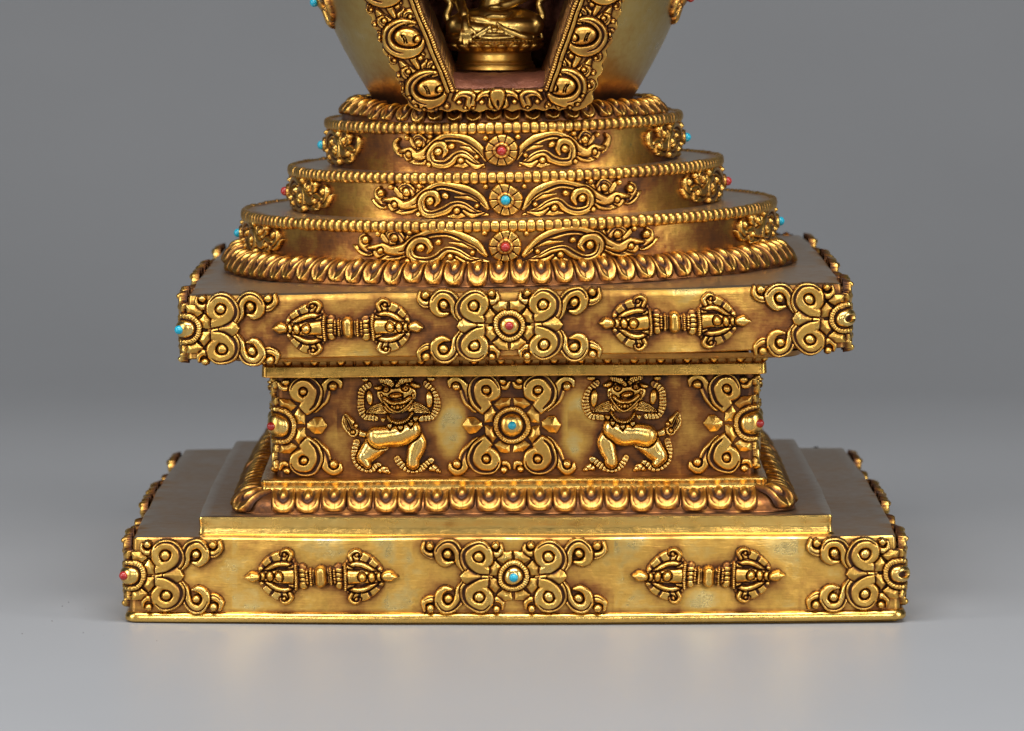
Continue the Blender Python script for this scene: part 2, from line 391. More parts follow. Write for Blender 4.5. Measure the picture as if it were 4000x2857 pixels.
def vajra_relief(res=.15):
    R = Relief(-17.8, 17.8, -6.8, 6.8, res, wk=1.12)
    P = lambda px, py: ((px - 1197) / 28.3, (355 - py) / 28.3)
    for sx in (1, -1): R.ell(9.6 * sx, 0, 4.1, 3.5, .62, base=.85)
    for sx in (1, -1):
        for sy in (1, -1):
            q = lambda L: [(P(a, b)[0] * sx, (P(a, b)[1]) * sy) for a, b in L]
            R.stroke(q([(1012, 262), (945, 232), (885, 252), (830, 300), (812, 340)]), [.85, 1.15, 1.0, .75, .3], 1.05, .5, stripes=2.4)
            R.stroke(q([(1000, 250), (1012, 215), (985, 190), (955, 195), (945, 215)]), [.5, .5, .45, .4, .3], 1.25)
            R.stroke(q([(1020, 285), (965, 272), (905, 285), (855, 318), (812, 352)]), [.45, .55, .55, .5, .35], 1.5, rnd=1)
            R.bead(P(966, 214)[0] * sx, P(0, 214)[1] * sy, .5, 1.6)
        R.stroke([(-1.0 * sx, 0), (-2.6 * sx, 0), (-4.2 * sx, 0), (-5.4 * sx, 0)], [1.5, 1.5, 1.9, 2.5], 1.0, .5)
        v = lambda x, a, w, H, st: R.stroke([(P(x, 0)[0] * sx, a), (P(x, 0)[0] * sx, -a)], [w], H, .3, stripes=st, rnd=1, sp=False, moat=.12)
        h = lambda x: P(x, 0)[0] * sx
        R.stroke([(h(1015), 0), (h(900), 0), (h(800), 0)], [1.5, 1.3, .95], 1.6, rnd=1)
        R.ell(h(828), 0, .75, 1.05, 2.0, moat=.15); R.ell(h(874), 0, .85, 1.25, 2.3, moat=.15); R.ell(h(932), 0, 1.05, 1.2, 2.6, moat=.18)
        R.stroke([(h(790), 0), (h(765), 0), (h(713), 0)], [.9, 1.15, .08], 1.9, rnd=1)
        v(1085, 1.9, .9, 1.1, 1.0); v(1042, 2.75, .38, 1.7, .45); v(1112, 1.5, .3, 1.3, .6); v(1136, 1.7, .32, 1.5, .45)
    R.stroke([(0, 1.2), (0, -1.2)], [1.15, 1.5, 1.15], 2.4, rnd=1, sp=False)
    return R.finish(.14)
def tier_relief(kx=1.0, tip=True, res=.14):
    R = Relief(-36.5 * kx - .4, 36.5 * kx + .4, -4.3, 4.3, res, wk=1.2)
    for sx in (1, -1):
        g = 1 if sx > 0 else -1
        q = lambda L: [((x * kx if x > 4 else x) * sx + random.uniform(-.15, .15), y + random.uniform(-.1, .1)) for x, y in L]
        if tip: R.stroke(q([(28, .2), (30, -.6), (32.3, -1.2), (34, -.4), (35.8, .5)]), [.7, .9, 1.0, .8, .08], 1.0, groove=.15)
        R.stroke(q([(31.5, -.6), (33.3, .6), (33.6, 2.0), (32.6, 2.9)]), [.8, .8, .6, .3], 1.0)
        R.stroke(q([(26.5, -1.6), (29, -2.1), (30, -1.1), (29.4, 0)]), [.7, .7, .55, .3], .9)
        R.stroke(q([(21.5, -.6), (24, -2.0), (26.5, -2.6), (29, -2.9)]), [.6, .9, .8, .15], .95, groove=.2)
        R.stroke(q([(22.5, .2), (23.4, 2.2), (25, 3.3), (26.6, 2.6), (26.4, 1.1), (25.0, .7)]), [.7, .8, .8, .75, .6, .3], 1.0, groove=.15, gpos=.3 * g)
        R.stroke(q([(27, 1), (28.4, 2.6), (29.6, 3.6)]), [.7, .6, .15], .9)
        R.stroke(q([(22.0, 1.0), (21.6, 2.4), (20.6, 3.4)]), [.6, .6, .3], .9)
        R.stroke(q([(4.2, -1.9), (6.5, .6), (9.8, 2.3), (13.5, 3.2), (17.2, 3.0), (20.2, 1.4), (22.8, -.3), (25.8, -1.0), (28.6, .1), (31.5, -.1)]),
                 [.5, 1.0, 1.15, .95, .95, 1.1, 1.1, .9, .8, .4], 1.1, groove=.24, gpos=-.3 * g)
        R.stroke(q([(4.0, -3.5), (7.5, -2.6), (10.5, -1.0), (13.0, -.9), (15.2, -2.4), (17.8, -3.2), (20.4, -2.6), (21.2, -.4), (19.8, 1.3), (17.6, 1.4), (16.6, 0), (17.4, -1.3)]),
                 [.3, .7, .7, .8, .95, .9, .9, .85, .8, .75, .6, .3], 1.05, groove=.2, gpos=.3 * g)
        R.stroke(q([(9, -3.3), (11.8, -3.3), (14.2, -3.6)]), [.2, .75, .2], .9)
        R.stroke(q([(5.2, -3.0), (8.2, -3.5), (10.6, -2.3)]), [.2, .6, .3], .9)
        R.stroke(q([(6.5, -.6), (9.4, .6), (12.6, .9)]), [.15, .5, .15], .85)
        for x, y, r in ((18.8, -.1, .85), (25.0, 2.0, .85), (29.2, 3.0, .62), (32.3, 1.6, .8), (28.4, -.9, .7), (21.8, -3.0, .6), (21.3, 3.5, .55),
                        (12.0, -2.2, .68), (14.8, 1.1, .68), (7.0, -1.2, .55), (4.6, 3.1, .6)):
            if not tip and x > 31: continue
            R.bead((x * kx if x > 4 else x) * sx, y, r * 1.2, 1.8)
    d = np.hypot(R.X, R.Y); ang = np.arctan2(R.Y, R.X)
    seg = np.abs(np.sin(ang * 5)) * d
    h = 1.35 * (.55 + .45 * np.clip((3.85 - d) / .5, 0, 1)) - .12 * (d / 3.8)
    h = np.where(seg < .62, .55, h)
    R.add(d - 3.85, h, .35)
    R.dirt += .35 * ((seg < .7) & (d < 3.9))
    h2 = 1.6 + .5 * np.sqrt(np.clip(1 - (np.abs(d - 1.35) / .45) ** 2, 0, 1))
    R.h = np.where(d < 1.85, h2, R.h)
    return R.finish(.17)
def lion_relief(res=.13):
    R = Relief(-12.6, 11.6, -11.8, 11.4, res, wk=1.12, hk=1.15)
    P = lambda px, py: ((px - 800) / 60.8, (850 - py) / 60.8)
    q = lambda L: [P(a, b) for a, b in L]
    st = lambda L, w, H=1.2, **k: R.stroke(q(L), w, H, **k)
    # tail
    st([(400, 990), (300, 960), (210, 880)], [.7, .75, .6], 1.2)
    st([(200, 930), (140, 820), (90, 680)], [1.2, 1.5, .35], 1.4, groove=.2, stripes=0)
    for o in (-.5, .5): st([(170 + o * 60, 900), (120 + o * 60, 790), (90 + o * 10, 700)], [.12, .14, .05], 1.6, moat=.2)
    R.bead(*P(200, 930), .6, 1.6); R.bead(*P(245, 840), .6, 1.6)
    # fringes round legs
    st([(240, 1080), (210, 1190), (240, 1330), (320, 1430), (430, 1460), (560, 1400)], [.8, .75, .8, .8, .8, .8], 1.2, bevel=.3, stripes=.8)
    st([(815, 1310), (890, 1410), (1010, 1460), (1150, 1440), (1285, 1335)], [.75, .8, .85, .8, .7], 1.3, bevel=.3, stripes=.8)
    st([(560, 1480), (640, 1450), (690, 1490)], [.5, .8, .5], 1.2, stripes=.8)
    st([(1270, 1470), (1320, 1440), (1390, 1480)], [.5, .8, .5], 1.2, stripes=.8)
    # hind leg, front leg, body
    st([(1060, 930), (1090, 1080), (1060, 1200), (1030, 1300), (1030, 1370)], [1.2, 1.8, 1.9, 1.5, 1.4], 2.3, rnd=1)
    st([(570, 1040), (500, 1120), (400, 1240), (350, 1290), (400, 1390)], [2.5, 2.4, 2.0, 1.6, .95], 2.4, rnd=1)
    st([(540, 1010), (680, 985), (840, 975), (990, 900)], [2.35, 2.3, 2.45, 2.3], 2.9, rnd=1, moat=.16)
    # arms holding up, fringed
    st([(430, 290), (330, 370), (305, 500), (310, 620), (380, 720), (520, 740)], [.8, .8, .78, .8, .8, .7], 1.4, bevel=.3, stripes=.75)
    st([(1220, 270), (1320, 370), (1360, 500), (1355, 620), (1290, 730), (1150, 755)], [.8, .8, .78, .8, .8, .7], 1.4, bevel=.3, stripes=.75)
    R.ell(*P(435, 470), .9, 1.8, 1.5); R.ell(*P(1255, 490), .9, 2.0, 1.5)
    R.ell(*P(380, 210), .9, .7, 1.3); R.ell(*P(1290, 200), 1.1, .7, 1.3)
    for sx, x0 in ((-1, 640), (1, 1010)):
        st([(x0, 590), (x0 + sx * 110, 610), (x0 + sx * 245, 665)], [1.3, 1.0, .3], 1.5)
        for k in (-.5, 0, .5): st([(x0 + sx * 20, 590 + k * 90), (x0 + sx * 120, 615 + k * 60), (x0 + sx * 225, 660 + k * 15)], [.12], 1.75, moat=.16)
    # head
    R.ell(*P(810, 390), 4.5, 3.2, 2.3, base=.45)
    R.ell(*P(815, 560), 3.0, 1.9, 2.4, base=.5, moat=.12)
    st([(600, 400), (640, 500), (720, 600), (820, 650), (915, 600), (1000, 500), (1035, 400)], [.3, .34, .34, .34, .34, .34, .3], 2.1, moat=.1)
    st([(640, 450), (720, 505), (815, 520), (910, 500), (985, 450)], [.4, .5, .5, .5, .4], 2.9, moat=.2, rnd=1)
    R.ell(*P(820, 575), .55, .75, 3.0, moat=.1); R.ell(*P(740, 560), .38, .4, 2.9, moat=.1); R.ell(*P(900, 560), .38, .4, 2.9, moat=.1)
    R.ell(*P(800, 420), 1.5, .7, 3.6, moat=.15)
    for x in (672, 930):
        R.ell(*P(x, 322), .85, .7, 3.2, moat=.2); R.h = np.where(np.hypot(R.X - P(x + 8, 0)[0], R.Y - P(0, 325)[1]) < .28, 2.0, R.h)
    R.ell(*P(565, 310), 1.2, .6, 2.0, ang=.2); R.ell(*P(1070, 285), 1.4, .7, 2.2, ang=-.4)
    st([(600, 195), (720, 215), (775, 275)], [.55, .7, .5], 3.0, bevel=.3, stripes=.42)
    st([(1010, 195), (890, 215), (825, 275)], [.55, .7, .5], 3.0, bevel=.3, stripes=.42)
    st([(690, 710), (750, 770), (840, 795), (940, 765), (1015, 680)], [.45, .5, .5, .5, .4], 2.7, stripes=.42)
    for x, y in ((630, 745), (722, 830), (866, 862), (1003, 815), (1070, 740)):
        a, b = P(x, y); R.poly([(a - .65, b + .5), (a + .65, b + .5), (a + .6, b - .2), (a, b - .85), (a - .6, b - .2)], 2.6, .3)
    R.finish(.04)
    R.pat = R.pat - .06; Xc, Yc = P(800, 330); R.pat += .30 * np.exp(-(((R.X - Xc) / 2.6) ** 2 + ((R.Y - Yc) / 1.0) ** 2)) + .08 * (R.Y > 3.2)
    R.pat -= .1 * (R.Y < 0)
    return R

# ------------------------------------------------------------------ the stupa
stupa = bpy.data.objects.new('reliquary_stupa', None); COL.objects.link(stupa)
tag(stupa, 'ornate gilded metal stupa with stepped square base, beaded round tiers and niched dome', 'stupa')
def tilt(o, deg, cx=0, cz=0):
    """turn a part a little about the y axis through (cx, cz) - the hand-made tiers are not quite level"""
    a = -math.radians(deg); m = Matrix.Translation((cx * S, 0, cz * S)) @ Matrix.Rotation(a, 4, 'Y') @ Matrix.Translation((-cx * S, 0, -cz * S))
    o.matrix_local = m
def wallmap(out, s0, zc, off=0.0, sgn=1):
    def f(u, v, h):
        x, y, nx, ny = out.at(s0 + u, 0); return np.stack([x + nx * (off + h), y + ny * (off + h), zc + v], -1)
    return f
def gem(out, s0, zc, off, r, mat, parent, cx=1.0):
    x, y, nx, ny = out.at(s0, off)
    bm = bmesh.new(); bmesh.ops.create_uvsphere(bm, u_segments=20, v_segments=14, radius=r * S)
    me = bpy.data.meshes.new('g'); bm.to_mesh(me); bm.free(); me.name = 'turquoise_bead' if mat is M_turq else 'coral_bead'
    o = link(me.name, me, mat, parent); o.location = (float(x) * S, float(y) * S, zc * S); return o

FLOW, FLOWE, VAJ, WFL, LION = flower_relief(), flower_relief(empty=True), vajra_relief(), waist_flower_relief(), lion_relief()
LION2 = lion_relief()
FLOWLO = flower_relief(.3); VAJLO = vajra_relief(.3); WLO = waist_flower_relief(.3)
print('reliefs done')
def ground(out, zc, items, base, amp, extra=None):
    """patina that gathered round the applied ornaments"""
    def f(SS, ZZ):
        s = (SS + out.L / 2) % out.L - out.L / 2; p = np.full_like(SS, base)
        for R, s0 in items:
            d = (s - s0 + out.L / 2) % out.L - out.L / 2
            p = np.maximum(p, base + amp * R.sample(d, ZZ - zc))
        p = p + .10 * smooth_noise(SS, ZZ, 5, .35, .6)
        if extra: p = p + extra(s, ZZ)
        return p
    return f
def dress_square(out, zc, z0, z1, parent, xv, xc, gems, off, fsc=1.0, label=''):
    """flowers on the corners and face middles, vajras between, on front/sides/back corners"""
    items = []; FLOW, FLOW3, VAJ, VAJ3, FLOWE = flower_relief(), flower_relief(), vajra_relief(), vajra_relief(), flower_relief(empty=True)
    cr, cl = out.corner(1, -1), out.corner(-1, -1); br, bl = out.corner(1, 1), out.corner(-1, 1)
    if bl > out.L / 2: bl -= out.L
    if cl > 0: cl -= out.L
    sc = out.s_of_x(xc)
    mr, ml = (cr + br) / 2, (cl + bl) / 2
    for s0, R in ((sc, FLOW), (cl, FLOW3), (cr, FLOWE), (mr, FLOWLO), (ml, FLOWLO), (br, FLOWLO), (bl, FLOWLO)):
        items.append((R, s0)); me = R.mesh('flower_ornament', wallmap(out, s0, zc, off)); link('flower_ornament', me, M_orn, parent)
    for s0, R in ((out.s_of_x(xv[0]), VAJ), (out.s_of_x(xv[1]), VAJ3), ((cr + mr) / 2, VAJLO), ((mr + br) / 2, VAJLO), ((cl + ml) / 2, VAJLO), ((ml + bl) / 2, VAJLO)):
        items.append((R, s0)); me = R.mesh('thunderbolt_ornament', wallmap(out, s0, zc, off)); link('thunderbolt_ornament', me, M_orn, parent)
    for s0, m in ((sc, gems[0]), (cl, gems[1]), (ml, gems[2]), (mr, gems[3])): gem(out, s0, zc, off + 2.35, 1.0, m, parent)
    return items
def items_for(out, xv, xc):
    cr, cl = out.corner(1, -1), out.corner(-1, -1); br, bl = out.corner(1, 1), out.corner(-1, 1)
    if bl > out.L / 2: bl -= out.L
    if cl > 0: cl -= out.L
    mr, ml = (cr + br) / 2, (cl + bl) / 2
    return [(FLOW, out.s_of_x(xc)), (FLOW, cl), (FLOW, cr), (FLOW, mr), (FLOW, ml), (VAJ, out.s_of_x(xv[0])), (VAJ, out.s_of_x(xv[1])), (VAJ, (cr + mr) / 2), (VAJ, (cl + ml) / 2)]
# --- bottom slab
ob = rect(86.3, -86.2, 86.3, .7, 3.4, 2.0)
XVB = (-42.6, 43.9); zb = 11.0
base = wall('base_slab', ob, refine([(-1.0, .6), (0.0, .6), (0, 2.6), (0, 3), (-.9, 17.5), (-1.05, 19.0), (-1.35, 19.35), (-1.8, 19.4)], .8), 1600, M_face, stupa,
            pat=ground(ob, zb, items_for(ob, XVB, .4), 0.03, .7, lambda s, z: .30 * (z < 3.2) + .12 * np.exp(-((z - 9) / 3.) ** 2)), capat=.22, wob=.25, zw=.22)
tilt(base, .15)
base.data.materials.append(M_top)
rim = wall('base_rim', ob, [(-1.5, 0), (-.5, .0), (-.4, .3), (.6, .42), (1.15, .75), (1.3, 1.1), (1.3, 1.7), (1.0, 2.3), (.6, 2.7), (.1, 2.8), (-1.0, 2.8)], 900, M_plain, base, cap=False, wob=.2, seed=3, sharp=60, zw=.08,
           pat=lambda a, b: .12 * (b < .5) - .05)
dress_square(ob, zb, 3, 19, base, XVB, .4, (M_turq, M_coral, M_turq, M_turq), .35)
def cap_material(o, zmin_n=.9):
    me = o.data; nz = np.empty(len(me.polygons) * 3, np.float32); me.polygons.foreach_get('normal', nz); nz = nz.reshape(-1, 3)[:, 2]
    c = np.empty(len(me.polygons) * 3, np.float32); me.polygons.foreach_get('center', c); c = c.reshape(-1, 3)[:, 2]
    m = ((nz > zmin_n) & (c > c.max() - .0012)).astype(np.int32); me.polygons.foreach_set('material_index', m)
cap_material(base)
# --- plain step
os_ = rect(71.3, -81.6, 70, .9, 1.8, 1.2)
step = wall('base_step', os_, refine([(0.5, 19.2), (.0, 19.6), (-.2, 21.2), (0, 23.0), (-.15, 23.35), (-.5, 23.5)], .5), 900, M_plain, stupa, wob=.15, zw=.12, seed=5, capat=.22,
            pat=lambda s, z: -.08 + .12 * (z < 19.9) + .06 * smooth_noise(s, z, 9, .2, 3))
step.data.materials.append(M_top); cap_material(step); tilt(step, .2)

# --- lotus petals
def petal_mesh(w, D, H, name='lotus_petal', long=1.0):
    nu, nv = 25, 31
    U, T = np.meshgrid(np.linspace(-1, 1, nu), np.linspace(0, 1, nv))
    hw = w / 2 * .985
    # rounded outer end
    lim = np.where(T > .72, (np.clip(1 - ((T - .72) / .28) ** 2.8, 0, 1)) ** (1 / 2.8), 1.0)
    X = U * hw * np.maximum(lim, .02)
    e = np.abs(U); r = np.hypot(np.abs(X / hw), np.clip((T - .58) / .42, 0, 1))
    body = np.sqrt(np.clip(1 - np.clip(r, 0, 1) ** 5, 0, 1))
    dx = X / (.36 * hw); dt = (T - .30) / .25
    q = np.hypot(dx, dt)
    h = .12 + .42 * body + .22 * np.exp(-((T - .87) / .10) ** 2) * (1 - .6 * e ** 2) + .34 * np.exp(-((r - .80) / .12) ** 2)
    h = h - .34 * np.exp(-((q - 1.25) / .25) ** 2) * (T < .8) - .14 * np.exp(-(U / .10) ** 2) * (T > .62)
    h = np.where(q < 1, np.maximum(h, .35 + 1.0 * np.sqrt(np.clip(1 - q ** 2, 0, 1))), h)
    edge = (e > .97) | (T > .985); h = np.where(edge, -.55, h)
    a = T * PI / 2
    out = D * np.sin(a) ** .9; z = H * np.cos(a) ** .9
    no = np.sin(a) * H; nz = np.cos(a) * D; l = np.hypot(no, nz)
    V = np.stack([X, out + no / l * h, z + nz / l * h], -1).reshape(-1, 3)
    pt = np.clip(.82 - .76 * h, .04, .9) + .4 * np.exp(-((q - 1.2) / .2) ** 2) * (T < .8) + .3 * edge
    return V, grid_faces(nv, nu, flip=True), pt.ravel()
EXTRA = []            # petals past the hundred that show largest
def place_petal(proto, P, out, s, off, z, parent, tl, indiv, scale=1.0, extra_rot=0, lift=0):
    x, y, nx, ny = out.at(s, off); ang = math.atan2(float(ny), float(nx)) - PI / 2
    M = Matrix.Translation((float(x) * S, float(y) * S, z * S)) @ Matrix.Rotation(ang, 4, 'Z') @ Matrix.Rotation(random.gauss(0, .03), 4, 'Z') @ Matrix.Rotation(random.gauss(0, .03), 4, 'X') @ Matrix.Diagonal((scale * random.gauss(1, .025), scale * random.gauss(1, .02), random.gauss(1, .03), 1))
    if indiv:
        o = proto.copy(); COL.objects.link(o); o.parent = parent; o.matrix_local = M
    else:
        V, F, pt = P; W = np.array((tl.matrix_local @ M)); Vh = (V * S) @ W[:3, :3].T + W[:3, 3]; EXTRA.append((Vh / S, F, pt))
def band(out, D, H, z0, off_in, pitch, parent, indiv_fn, corners=False, name='lotus_petal'):
    P = petal_mesh(pitch * (1.07 if not corners else 1.02), D, H); me = np_mesh('lotus_petal', *P[:2], P[2]); me.materials.append(M_orn)
    me.polygons.foreach_set('use_smooth', np.ones(len(me.polygons), bool))
    proto = bpy.data.objects.new('lotus_petal', me)
    if not corners:
        n = int(round(out.L / pitch))
        for k in range(n):
            s = (k + .5) * out.L / n; s2 = (s + out.L / 2) % out.L - out.L / 2
            place_petal(proto, P, out, s2, off_in, z0, parent, parent, indiv_fn(s2))
    else:
        cs = sorted([out.corner(1, -1), out.corner(1, 1) % out.L, out.corner(-1, 1) % out.L, out.corner(-1, -1) % out.L])
        for a, b in zip(cs, cs[1:] + [cs[0] + out.L]):
            m = (a + b) / 2; L = b - a - 4.2; n = int(round(L / pitch))
            for k in range(n):
                s = m + (k - (n - 1) / 2) * L / n; s2 = (s + out.L / 2) % out.L - out.L / 2
                place_petal(proto, P, out, s2, off_in, z0, parent, parent, indiv_fn(s2))
            s2 = (a + out.L / 2) % out.L - out.L / 2
            place_petal(proto, P, out, s2, off_in, z0, parent, parent, out.at(s2)[1] < 0, 1.08)
    bpy.data.objects.remove(proto)
def arc_prof(D, H, z0, off, n=8):
    pr = [(off + D + .1, z0 - .25)]
    for k in range(n + 1):
        a = PI / 2 * (1 - k / n); pr.append((off + D * math.sin(a) - .1, z0 + H * math.cos(a)))
    return pr
op = rect(57.4, -71.4, 60.5, .6, .9, 1.5)
lb = wall('lower_petal_band', op, arc_prof(6.6, 4.3, 23.8, -.2), 700, M_orn, stupa, cap=False, pat=lambda s, z: .62 + .1 * smooth_noise(s, z, 3, 1, 1)); tilt(lb, .3)
fr = op.L / 8 * .9
band(op, 6.6, 4.3, 23.8, -.2, 5.85, lb, lambda s: abs(s) < op.corner(1, -1) or abs(s) < op.corner(1, -1) + 55, corners=True)
plate = wall('waist_plate', op, refine([(-.4, 28.0), (0, 28.15), (-.25, 29.2), (0, 30.2), (-.15, 30.5), (-.5, 30.6)], .4), 900, M_plain, stupa, wob=.13, zw=.15, seed=8, capat=.35,
             pat=lambda s, z: -.04 + .25 * (z < 28.5) + .1 * smooth_noise(s, z, 2, .3, 2)); tilt(plate, .35)
# --- waist block
ow = rect(54.3, -64.5, 53.5, .8, .5, 2.0)
zw_ = 42.3
def clean(s, z):
    p = 0
    for x0, z0, rx, rz, a in ((-14.6, 41.3, 3.4, 5.6, .62), (14.6, 41.6, 3.8, 6.5, .62), (-38.5, 43, 2, 4, .12), (38.5, 41, 2, 4, .12)):
        q = ((s - x0) / rx) ** 2 + ((z - z0) / rz) ** 2; p = p - a / (1 + np.exp((q - 1) * 3.5))
    return p
W_items = [(WFL, ow.s_of_x(.0)), (WFL, ow.corner(1, -1)), (WFL, ow.corner(-1, -1) - (ow.L if ow.corner(-1, -1) > 0 else 0)), (LION, ow.s_of_x(-26.3)), (LION, ow.s_of_x(26.1))]
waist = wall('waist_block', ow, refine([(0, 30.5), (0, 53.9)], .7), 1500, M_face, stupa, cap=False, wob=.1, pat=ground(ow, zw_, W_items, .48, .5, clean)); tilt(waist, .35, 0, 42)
wc = [ow.s_of_x(.0), W_items[1][1], W_items[2][1]]
for s0, R_ in zip(wc, (WFL, waist_flower_relief(), waist_flower_relief())): link('flower_ornament', R_.mesh('flower_ornament', wallmap(ow, s0, zw_)), M_orn, waist)
bl = ow.corner(-1, 1); bl = bl - ow.L if bl > 0 else bl
side_mid = ((ow.corner(1, -1) + ow.corner(1, 1)) / 2, (W_items[2][1] + bl) / 2)
for s0 in side_mid: link('flower_ornament', WLO.mesh('flower_ornament', wallmap(ow, s0, zw_)), M_orn, waist)
for s0, m in zip(wc + list(side_mid), (M_turq, M_coral, M_coral, M_turq, M_turq)): gem(ow, s0, zw_, 2.5 if m is M_coral else 2.15, 1.0, m, waist)
for x0, mir in ((-26.3, False), (26.1, True)):
    l = link('snow_lion_relief', (LION2 if mir else LION).mesh('snow_lion_relief', wallmap(ow, ow.s_of_x(x0), zw_ - .1), mirror=mir), M_orn, waist)
for s0, mir in (((ow.corner(1, -1) + side_mid[0]) / 2, True), ((W_items[2][1] + side_mid[1]) / 2, False)):
    link('snow_lion_relief', LION.mesh('snow_lion_relief', wallmap(ow, s0, zw_ - .1), mirror=mir, step=2), M_orn, waist)
# --- moulding under the cornice with hanging petals
om = rect(57.2, -68.3, 60, .5, .9, 1.4)
def hang(SS, ZZ):
    t = np.clip((ZZ - 56.2) / 2.2, 0, 1); n = int(om.L / 6.0); ph = (SS * n / om.L) % 1 - .5
    boss = np.clip(1 - (ph / .17) ** 2 - ((t - .5) / .48) ** 2, 0, 1)
    rib = np.clip((np.abs(ph) - .43) / .05, 0, 1)
    return np.where((ZZ > 56.25) & (ZZ < 58.4), 1.3 * np.sqrt(boss) - .4 * rib, 0)
mould = wall('cornice_moulding', om, refine([(-1.2, 53.75), (0, 53.8), (.1, 54.0), (0, 56.1), (-.9, 56.2)], .4) + refine([(-1.0, 56.3), (-.4, 58.4)], .14) + refine([(2, 58.6), (6.0, 58.0), (8.0, 58.4), (8.6, 59.5)], .4), 1700, M_plain, stupa, cap=False, disp=hang,
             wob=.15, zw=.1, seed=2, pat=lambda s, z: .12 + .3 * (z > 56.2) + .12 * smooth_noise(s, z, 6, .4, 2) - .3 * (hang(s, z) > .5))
tilt(mould, .45, 0, 55)
# --- cornice slab
oc = rect(74.2, -76.8, 80.6, .8, 2.6, 1.9)
XVC = (-36.6, 36.4); zcn = 66.4
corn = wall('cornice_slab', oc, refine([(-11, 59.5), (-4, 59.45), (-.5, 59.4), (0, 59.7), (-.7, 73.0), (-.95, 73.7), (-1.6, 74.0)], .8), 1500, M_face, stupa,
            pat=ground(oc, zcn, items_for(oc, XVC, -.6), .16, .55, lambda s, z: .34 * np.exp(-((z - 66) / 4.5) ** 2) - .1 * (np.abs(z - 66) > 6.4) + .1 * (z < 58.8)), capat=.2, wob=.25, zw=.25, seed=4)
corn.data.materials.append(M_top); cap_material(corn); tilt(corn, 1.0, 0, 66)
dress_square(oc, zcn, 59, 74, corn, XVC, -.6, (M_coral, M_turq, M_turq, M_turq), .35)
# --- ring of petals under the drum
orr = circle(62.9, -.6); 
rb = wall('drum_petal_band', orr, arc_prof(5.6, 4.6, 74.3, -.4), 500, M_orn, stupa, cap=False, pat=lambda s, z: .66 + 0 * s); tilt(rb, 1.0, 0, 76)
band(orr, 5.6, 4.6, 74.3, -.4, 4.66, rb, lambda s: abs(s) < 82 / 180 * PI * 62.9)
# --- three round tiers
def bead_ring(R, cx, z0, z1, n, parent, pr=1.05):
    seg = 8; ns = n * seg; m = 14; a = np.linspace(0, 2 * PI, ns, endpoint=False) - PI / 2
    jit = np.repeat(RNG.normal(0, .055, n), seg)
    t = (np.arange(ns) % seg) / seg; pinch = 1 - .34 * np.abs(2 * t - 1) ** 2.6; pinch = np.where(t == 0, .6, pinch)
    b = np.linspace(0, 2 * PI, m, endpoint=False); hz = (z1 - z0) / 2
    cb = np.sign(np.cos(b)) * np.abs(np.cos(b)) ** .9; sb = np.sign(np.sin(b)) * np.abs(np.sin(b)) ** .85
    A, B = np.meshgrid(a, np.arange(m)); Pn = np.repeat(pinch[None], m, 0); J = np.repeat(jit[None], m, 0)
    rr = R - .35 + pr * Pn * (1 + J) * cb[B]; zz = (z0 + z1) / 2 + (hz + .12) * (.3 * 1 + .7 * Pn) * sb[B] * (1 + J)
    V = np.stack([cx + rr * np.cos(A), rr * np.sin(A), zz], -1).reshape(-1, 3)
    F = grid_faces(m, ns, True); last = np.arange(ns) + (m - 1) * ns; first = np.arange(ns)
    F = np.vstack([F, np.stack([last, np.roll(last, -1), np.roll(first, -1), first], -1)])
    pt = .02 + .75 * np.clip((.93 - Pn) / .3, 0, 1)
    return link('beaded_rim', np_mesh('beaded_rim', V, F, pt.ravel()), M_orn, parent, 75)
def tier(R, cx, z0, z1, z2, relief, gems, kn, tl, seed, gpos):
    o = circle(R, cx); zc = (z0 + z1) / 2 + .1
    items = [(relief, gpos), (relief, o.L / 4), (relief, -o.L / 4)]
    def ext(s, z): return .25 * smooth_noise(s, z, seed, .12, .3) + .08
    d = wall('drum_tier', o, refine([(0, z0 - 1.0), (0, z1 + .2), (.3, z1 + .4), (.3, z2 - .5), (-.4, z2 - .35), (-1.2, z2 - .35)], .7), 900, M_drum, stupa,
             pat=ground(o, zc, items, .17, .5, ext), capat=.0, wob=.06, seed=seed)
    tilt(d, tl, 0, z0)
    d.data.materials.append(M_top); cap_material(d)
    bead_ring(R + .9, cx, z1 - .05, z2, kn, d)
    for (r_, s0), g in zip(items, gems):
        link('scroll_ornament', relief.mesh('scroll_ornament', wallmap(o, s0, zc)), M_orn, d); gem(o, s0, zc, 2.3, 1.08, g, d)
    return o
t3 = tier(62.7, -.6, 79.2, 86.2, 88.8, tier_relief(1.03), (M_coral, M_turq, M_turq), 194, 1.25, 3, -.8)
t2 = tier(50.7, -1.3, 88.5, 96.6, 99.1, tier_relief(.93), (M_turq, M_coral, M_coral), 158, 1.3, 7, -.1)
t1 = tier(41.4, -1.8, 99.2, 107.5, 110.0, tier_relief(.78, tip=False), (M_coral, M_turq, M_turq), 128, 1.2, 11, -.5)
# --- upper petals
ou = circle(33.8, -2.0)
ub = wall('dome_petal_band', ou, arc_prof(5.2, 3.3, 109.9, -.3) + [(-6, 113.2)], 400, M_orn, stupa, cap=True, pat=lambda s, z: .7 + 0 * s); tilt(ub, 1.0, 0, 110)
band(ou, 5.2, 3.3, 109.9, -.3, 4.1, ub, lambda s: abs(s) < 60 / 180 * PI * 33)
# --- the petals that are not among the hundred
off = 0; VV, FF, PP = [], [], []
for V, F, pt in EXTRA: VV.append(V); FF.append(F + off); PP.append(pt); off += len(V)
tag(link('lotus_petal', np_mesh('lotus_petal', np.vstack(VV), np.vstack(FF), np.concatenate(PP)), M_orn, stupa), kind='stuff')

